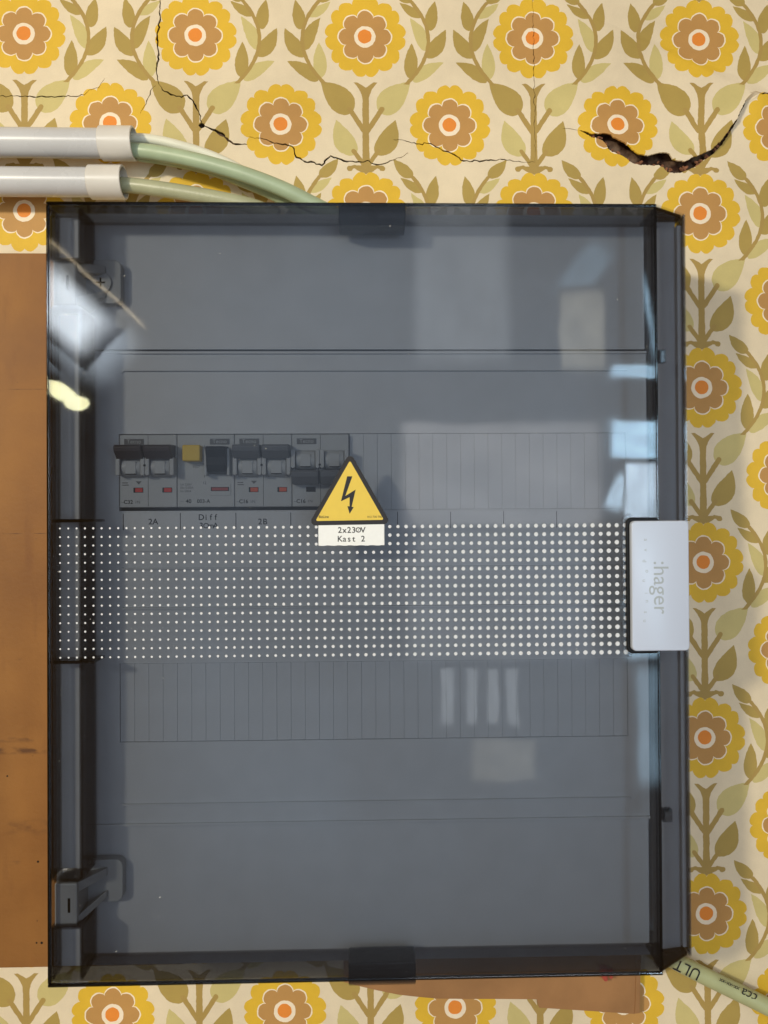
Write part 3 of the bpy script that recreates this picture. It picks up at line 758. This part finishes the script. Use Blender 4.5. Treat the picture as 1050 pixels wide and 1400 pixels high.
# slanted right flank
hb_ = 95.0
xbt, zbt = at(935, 292, hb_); xbb, zbb = at(948, 1308, hb_); xbm = (xbt+xbb)/2
fk = MB()
o4 = [(x1d+.06, HF-.3, z1d-.1), (xbm, hb_, zbt), (xbm, hb_, zbb), (x1d+.06, HF-.3, z0d+.1)]
i4 = [(x1d+.06, HF-TH-.2, z1d-TH), (xbm-TH*.9, hb_-.5, zbt-TH), (xbm-TH*.9, hb_-.5, zbb+TH), (x1d+.06, HF-TH-.2, z0d+TH)]
fk.hexa(o4, i4); fk.build('slanted_flank', M_FLANK, door, BO, 0.3)
rib(x1d-TH-.2, x1d-.2, 101, inner_b, inner_t, 'right_lip')
for zz, zo, dz in ((z1d-.35, zbt-.35, -2.2), (z0d+.35, zbb+.35, 2.2)):
    m = MB(); m.hexa([(x1d+.1, HF-3, zz), (xbm-2.4, hb_-1.2, zo), (xbm-2.4, 80, zo), (x1d+.1, 80, zz)], [(x1d+.1, HF-3, zz+dz), (xbm-2.4, hb_-1.2, zo+dz), (xbm-2.4, 80, zo+dz), (x1d+.1, 80, zz+dz)])
    m.build('flank_cap', M_EDGE, door, BO)
fk = MB(); fk.box(xbm-1.5, xbm+.3, 83, hb_-.7, zbb+.2, zbt-.2); fk.build('flank_edge', M_SMOKE2, door, BO)
# latch clips
def clip(uc, vt, vb, top):
    xa, xb = X(uc-46, 104), X(uc+46, 104); za, zb3 = Z(vt, 100, uc), Z(vb, 100, uc)
    m = MB(); m.box(xa, xb, 86, 104, zb3, za); c = m.build('latch_clip', M_BLKC, door, BO, 0.8)
    zc = (za+zb3)/2
    for s in (-1, 1):
        m = MB(); xm = (xa+xb)/2; m.box(xm+s*2-(18 if s < 0 else 0), xm+s*2+(18 if s > 0 else 0), 104.05, 104.8, zc-3.6, zc+4); m.build('clip_face', M_BLKC, c, BO, 0.3)
        m = MB(); m.tube([(xm+s*11-5, 105, zc-2), (xm+s*11, 105.4, zc-2.8), (xm+s*11+5, 105, zc-2)], .7, 8); m.build('clip_lip', M_BLKC, c, BO, smooth=True)
M_BLKC = smoked('dark_clip_plastic', 480.0, 0.12)
clip(511, 280, 311, True); clip(519, 1311, 1342, False)
for u, v in ((903, 487), (912, 1115)):
    xx, zz = at(u, v, 108); m = MB(); m.box(x1d+1.2, xx+3.2, 104, 109, zz-4, zz+4); c = m.build('side_clip', M_BLKC, door, BO, 0.4)
    m = MB(); m.box(x1d+2.2, xx+1.8, 109.03, 109.3, zz-2.7, zz+2.7); m.build('clip_face', M_BLKC, c, BO)
# printed dot band, dots grow towards the handle
dm = MB(); bd = dm.bm
for i in range(70):
    for j in range(16):
        u = 82+11.13*i; t = i/69
        xa, za = at(82, 722.6, HF); xb, zb3 = at(855.5, 892.5, HF); _, zmid = at(82, 899.2, HF)
        x = xa+(xb-xa)*t; z = za+(zmid-za)*j/15
        r = (0.56+0.80*t)*(0.92+0.12*random.random())
        if 434 < u < 527 and j < 3: continue
        vs = [bd.verts.new((x+r*math.cos(2*PI*k/12), -HF-.03, z+r*math.sin(2*PI*k/12))) for k in range(12)]
        bd.faces.new(vs)
dots = dm.build('dot_print', M_DOT, door, BO); tag(dots, kind='stuff')
# handle recess rim and handle
hz1, hz0 = Z(712, 115, 900), Z(890, 115, 900); hx0, hx1 = X(864, 115, 800), X(942.5, 115, 800)
m = MB(); m.prism(rrect(hx0-2.1, x1d-.3, hz0-2.1, hz1+2.1, 4.0), HF+.02, HF+1.6); m.build('handle_surround', M_BLK, box, BO, 0.6)
pts = rrect(hx0-3.6, x1d+6, hz0-3.6, hz1+3.6, 5.0, 8)
arc = [p for p in pts if p[0] <= x1d-1.5]
arc.sort(key=lambda p: math.atan2(p[1]-(hz0+hz1)/2, -(p[0]-(x1d-1))))
M_RIM = smoked('handle_rim_plastic', 120.0, 0.03)
m = MB(); m.tube([(x, HF+.1, z) for x, z in arc], 1.3, 14); m.build('raised_rim', M_RIM, box, BO, smooth=True)
m = MB(); m.prism(rrect(hx0, hx1, hz0, hz1, 2.6), 100, 115.0)
m.bm.verts.ensure_lookup_table()
handle = m.build('handle', M_WHITE, box, BO, 0.7, 3, True)
hx, hz = at(903, 803, 115.1)
text(':hager', hx, 115.03, hz, 13.0, M_HINK, handle, rot=-PI/2, origin=BO, space=1.0)
for k, (du, dv, ch) in enumerate([(0,0,'a'),(0,14,'v'),(-2,29,'d'),(2,43,'o'),(-2,56,'u'),(1,73,'i'),(2,84,'n'),(0,99,'s'),(-1,111,'u')]):
    xx, zz = at(883+du, 738+dv, 115.1); text(ch, xx, 115.03, zz, 3.4, M_HINK, handle, rot=-PI/2, origin=BO)

# dust and small scuffs lying on the door
dm = MB(); rd = random.Random(11)
M_DUST = principled('dust', (0.55, 0.54, 0.50), 0.9, 0.1)
for k in range(420):
    x = rd.uniform(x0d+3, x1d-3); z = rd.uniform(z0d+3, z1d-3)
    r_ = 0.07+0.16*rd.random()**3; a0 = rd.uniform(0, PI); el = rd.choice((1, 1, 1.6, 3.0))
    if hx0-6 < x and hz0-6 < z < hz1+6: continue
    vs = []
    for q in range(6):
        c_, s_ = r_*el*math.cos(q*PI/3), r_*math.sin(q*PI/3)
        vs.append(dm.bm.verts.new((x+c_*math.cos(a0)-s_*math.sin(a0), -HF-.02, z+c_*math.sin(a0)+s_*math.cos(a0))))
    dm.bm.faces.new(vs)
tag(dm.build('dust_specks', M_DUST, door, BO), kind='stuff')

# ------------------------------------------------------------------ breakers on the rail
zdT = Z(593.5, hDev); zdB = zdT-45.6
def dpart(m, name, mat, par, dx, bev=0.0, smooth=False):
    o = m.build(name, mat, par, (0, 0, 0), bev, 2, smooth); return o
def lever(x0_, x1_, top):
    m = MB()
    prof = [(24, top), (36.5, top-.8), (38.0, top-2.2), (37.2, top-4.8), (32, top-9.2), (24, top-9.2)]
    m.profile_x(prof, x0_, x1_); return m
def device(n, x, label, toggle, rating, window, down=False, rcd=False):
    d = empty('circuit_breaker', label, 'circuit breaker', x, 60, zdT, 'circuit breakers on the top rail')
    W = 18.0*n; g = .16
    f = 24.0
    m = MB(); m.box(g, W-g, 0, f, -45.6, 0); hs = dpart(m, 'housing', M_DEV, d, 0, .5)
    poles = [] if rcd else range(n)
    for k in poles:
        xo = 18*k
        if k:
            m = MB(); m.box(xo-.13, xo+.13, f, f+.03, -45.2, -.4); dpart(m, 'pole_joint', M_INK, hs, 0)
        tp = -6.6 if not down else -22.6
        m = lever(xo+.7, xo+17.3, tp); dpart(m, 'toggle', toggle, d, 0, .5)
        # drum and cheeks
        zc = -20.6 if not down else -16.4
        pr = [(f, zc+6.2)]+[(f+6.4*math.sin(a), zc+6.2*math.cos(a)) for a in [PI*i/10 for i in range(1, 10)]]+[(f, zc-6.2)]
        m = MB(); m.profile_x(pr, xo+3.2, xo+14.8); dr_ = dpart(m, 'drum', M_DEV, d, 0, .15, True)
        m = MB(); m.box(xo+5.8, xo+12.2, f+6.2, f+6.65, zc-4.2, zc+3.4); dpart(m, 'drum_flat', M_DEV, dr_, 0, .15)
        m = MB(); m.box(xo+5.75, xo+12.25, f+5.5, f+6.62, zc-4.75, zc-4.25); dpart(m, 'drum_line', M_BLK, dr_, 0)
        for s in (1.4, 16.6):
            m = MB(); m.prism(rrect(xo+s-1.3, xo+s+1.3, zc-5.4, zc+6.2, 1.2), f, f+7.8); dpart(m, 'cheek', M_DEV, d, 0, .4)
        m = MB(); m.box(xo+8.9, xo+14.9, f, f+.25, -36.3, -33.2); w_ = dpart(m, 'flag_window', M_BLK if window is None else M_BLK, d, 0)
        if window:
            m = MB(); m.box(xo+10.0, xo+14.6, f+.25, f+.45, -36.0, -33.5); dpart(m, 'red_flag', window, w_, 0)
    if n == 2 and not rcd:
        m = MB(); m.prism(disc(18, -19.8, .75, 10), f+7.9, f+8.1); dpart(m, 'link_pin', M_BLK, d, 0)
    # brand plate
    bxs = 3.1 if not rcd else 20.6
    m = MB(); m.box(bxs, bxs+12.4, f, f+.3, -6.3, -2.6); bp = dpart(m, 'brand_plate', M_DEVSH, d, 0, .1)
    m = MB(); m.box(bxs+.5, bxs+11.9, f+.3, f+.36, -6.0, -2.9); dpart(m, 'plate_field', M_INKG, bp, 0)
    text('Tecno', bxs+6.2, f+.4, -4.4, 3.5, M_DEV, bp, origin=(0, 0, 0))
    if not rcd:
        text('~', 2.0, f+.05, -42.3, 3, M_INKG, d); text(rating, 5.6, f+.05, -42.3, 3.4, M_INK, d, bold=.05); text('1N', 11.3, f+.05, -42.3, 2.6, M_INKG, d)
        for zz_, ww in ((-30.2, 3.6), (-31.6, 4.0)):
            m = MB(); m.box(1.8, 1.8+ww, f, f+.03, zz_-.3, zz_+.3); dpart(m, 'print_line', M_INKG, hs, 0)
        m = MB(); m.prism([(10.2, -29.2), (14.0, -29.2), (12.1, -31.2)], f, f+.03); dpart(m, 'print_mark', M_INKG, hs, 0)
    else:
        m = MB(); m.box(5.2, 16.2, f, f+8.5, -17.2, -7.2); dpart(m, 'test_button', M_YBTN, d, 0, .8)
        m = MB(); m.box(7, 17.4, f+.0, f+.8, -18.0, -6.6); dpart(m, 'button_collar', M_DEV, d, 0, .3)
        m = MB(); pr = [(f, -7.6), (f+12, -8.4), (f+13.4, -10.5), (f+11, -15), (f+10.4, -20), (f+7, -24), (f, -25.2)]
        m.profile_x(pr, 20.3, 32.4); dpart(m, 'toggle', M_BLK, d, 0, .6)
        for s in (19.4, 33.4):
            m = MB(); m.prism(rrect(s-.8, s+.8, -26.2, -9.5, .7), f, f+8); dpart(m, 'cheek', M_DEV, d, 0, .4)
        m = MB(); m.box(20.6, 33.6, f, f+.4, -38.4, -31.2); wf = dpart(m, 'window_frame', M_DEV, d, 0, .2)
        m = MB(); m.box(21.2, 32.6, f+.42, f+.5, -35.6, -33.0); dpart(m, 'flag_window', M_BLK, wf, 0)
        m = MB(); m.box(21.8, 31.9, f+.52, f+.6, -35.2, -33.4); dpart(m, 'red_flag', M_RED2, wf, 0)
        text('TEST', 12, f+.05, -20.4, 2.2, M_INKG, d)
        text('~', 3, f+.05, -42.0, 3, M_INKG, d); text('40', 7.2, f+.05, -42.0, 3.5, M_INK, d, bold=.05); text('003-A', 16.5, f+.05, -42.0, 3.3, M_INK, d, bold=.04)
        for zz_, s_ in ((-31.4, 'Un 230V'), (-33.4, 'I\u0394n 0,03A'), (-35.6, 'Im 500A')): text(s_, 2, f+.05, zz_, 2.0, M_INKG, d, align='LEFT')
        text('12', 17.2, f+.05, -30.5, 2.4, M_INKG, d)
        m = MB(); m.box(17.0, 17.3, f, f+.03, -27, -21); dpart(m, 'print_line', M_INKG, hs, 0)
    return d
M_RED2 = principled('dull_red_flag', (0.36, 0.05, 0.04), 0.45, 0.4)
M_ORR = principled('orange_red_flag', (0.66, 0.10, 0.035), 0.4, 0.4)
device(2, xdev0, 'leftmost breaker over the 2A label, brown-black toggles up, red flags', M_BRTOG, 'C32', M_RED)
device(2, xdev0+36, 'residual current breaker over Diff 30mA, yellow test button and black toggle', M_BLK, '', None, rcd=True)
device(2, xdev0+72, 'breaker over the 2B label with grey toggles up and red flags', M_DEVSH, 'C16', M_ORR)
device(2, xdev0+108, 'breaker beside the warning triangle, grey toggles down and black flags', M_DEVSH, 'C16', None, down=True)

# ------------------------------------------------------------------ warning triangle and label on the door
hS = HF+0.05
A_, B_, C_ = at(478.5, 617.5, hS), at(421, 718.5, hS), at(535, 716.5, hS)
def round_tri(a, b, c, r):
    P_ = [Vector(a), Vector(b), Vector(c)]; out = []
    for i in range(3):
        p, q, n = P_[i], P_[i-1], P_[(i+1) % 3]
        d1 = (q-p).normalized(); d2 = (n-p).normalized(); ang = d1.angle(d2)
        ctr = p + (d1+d2).normalized()*(r/math.sin(ang/2)); t = r/math.tan(ang/2)
        s0 = p+d1*t-ctr; s1 = p+d2*t-ctr
        a0 = math.atan2(s0.y, s0.x); a1 = math.atan2(s1.y, s1.x)
        while a1-a0 > PI: a1 -= 2*PI
        while a0-a1 > PI: a1 += 2*PI
        out += [(ctr.x+r*math.cos(a0+(a1-a0)*k/6), ctr.y+r*math.sin(a0+(a1-a0)*k/6)) for k in range(7)]
    return out
cen = ((A_[0]+B_[0]+C_[0])/3, (A_[1]+B_[1]+C_[1])/3)
ws = empty('warning_sign', 'yellow triangular high voltage sticker with black border and lightning bolt', 'warning sign', cen[0], HF, cen[1])
m = MB(); m.prism(round_tri(A_, B_, C_, 2.6), hS, hS+.12); m.build('border', M_SIGNK, ws, org(ws))
def inset(p, k): return (cen[0]+(p[0]-cen[0])*k, cen[1]+(p[1]-cen[1])*k)
m = MB(); m.prism(round_tri(inset(A_, .82), inset(B_, .82), inset(C_, .82), .7), hS+.13, hS+.2); m.build('yellow_field', M_SIGNY, ws, org(ws))
def sp_(x, y): return at(400+x/6.5625, 600+y/6.5625, hS)
bolt = [sp_(*p) for p in [(490,336),(536,336),(473,513),(566,455),(530,610),(549,612),(512,672),(492,604),(511,606),(512,523),(434,560)]]
m = MB(); m.prism(bolt, hS+.22, hS+.28); m.build('lightning_bolt', M_SIGNK, ws, org(ws))
xa, za = sp_(279, 700); text('BizLine', xa, hS+.25, za, 2.1, M_SIGNK, ws, origin=org(ws), bold=.03)
xa, za = sp_(737, 700); text('012 730 700', xa, hS+.25, za, 1.75, M_SIGNK, ws, origin=org(ws))
lx0, lz1 = at(435.3, 716.5, hS); lx1, lz0 = at(525.5, 745.3, hS)
pl = empty('paper_label', 'white printed label reading 2x230V Kast 2 under the yellow triangle', 'label', (lx0+lx1)/2, HF, (lz0+lz1)/2)
m = MB()
edge = [(lx0, lz1), (lx0, lz0)]
for k in range(1, 24): edge.append((lx0+(lx1-lx0)*k/24, lz0-(.18 if k % 4 in (1, 2) else -.05)))
edge += [(lx1, lz0), (lx1, lz1)]
m.prism(edge, HF+.06, HF+.14); m.build('paper', M_PAPER, pl, org(pl))
mono('2x230V', 480.5, 725, HF+.18, 4.9, 2.75, M_INK, pl, org(pl))
mono('Kast 2', 480.5, 737, HF+.18, 4.9, 2.75, M_INK, pl, org(pl))

# print becomes plain meshes, one per word or character
bpy.context.view_layer.update(); dg = bpy.context.evaluated_depsgraph_get()
made = [(o, bpy.data.meshes.new_from_object(o.evaluated_get(dg))) for o in TEXTS]
for o, me in made:
    nm, par, loc, rot = o.name.split('.')[0], o.parent, o.location.copy(), o.rotation_euler.copy()
    bpy.data.objects.remove(o); n = bpy.data.objects.new(nm, me); C.objects.link(n)
    n.parent = par; n.location = loc; n.rotation_euler = rot
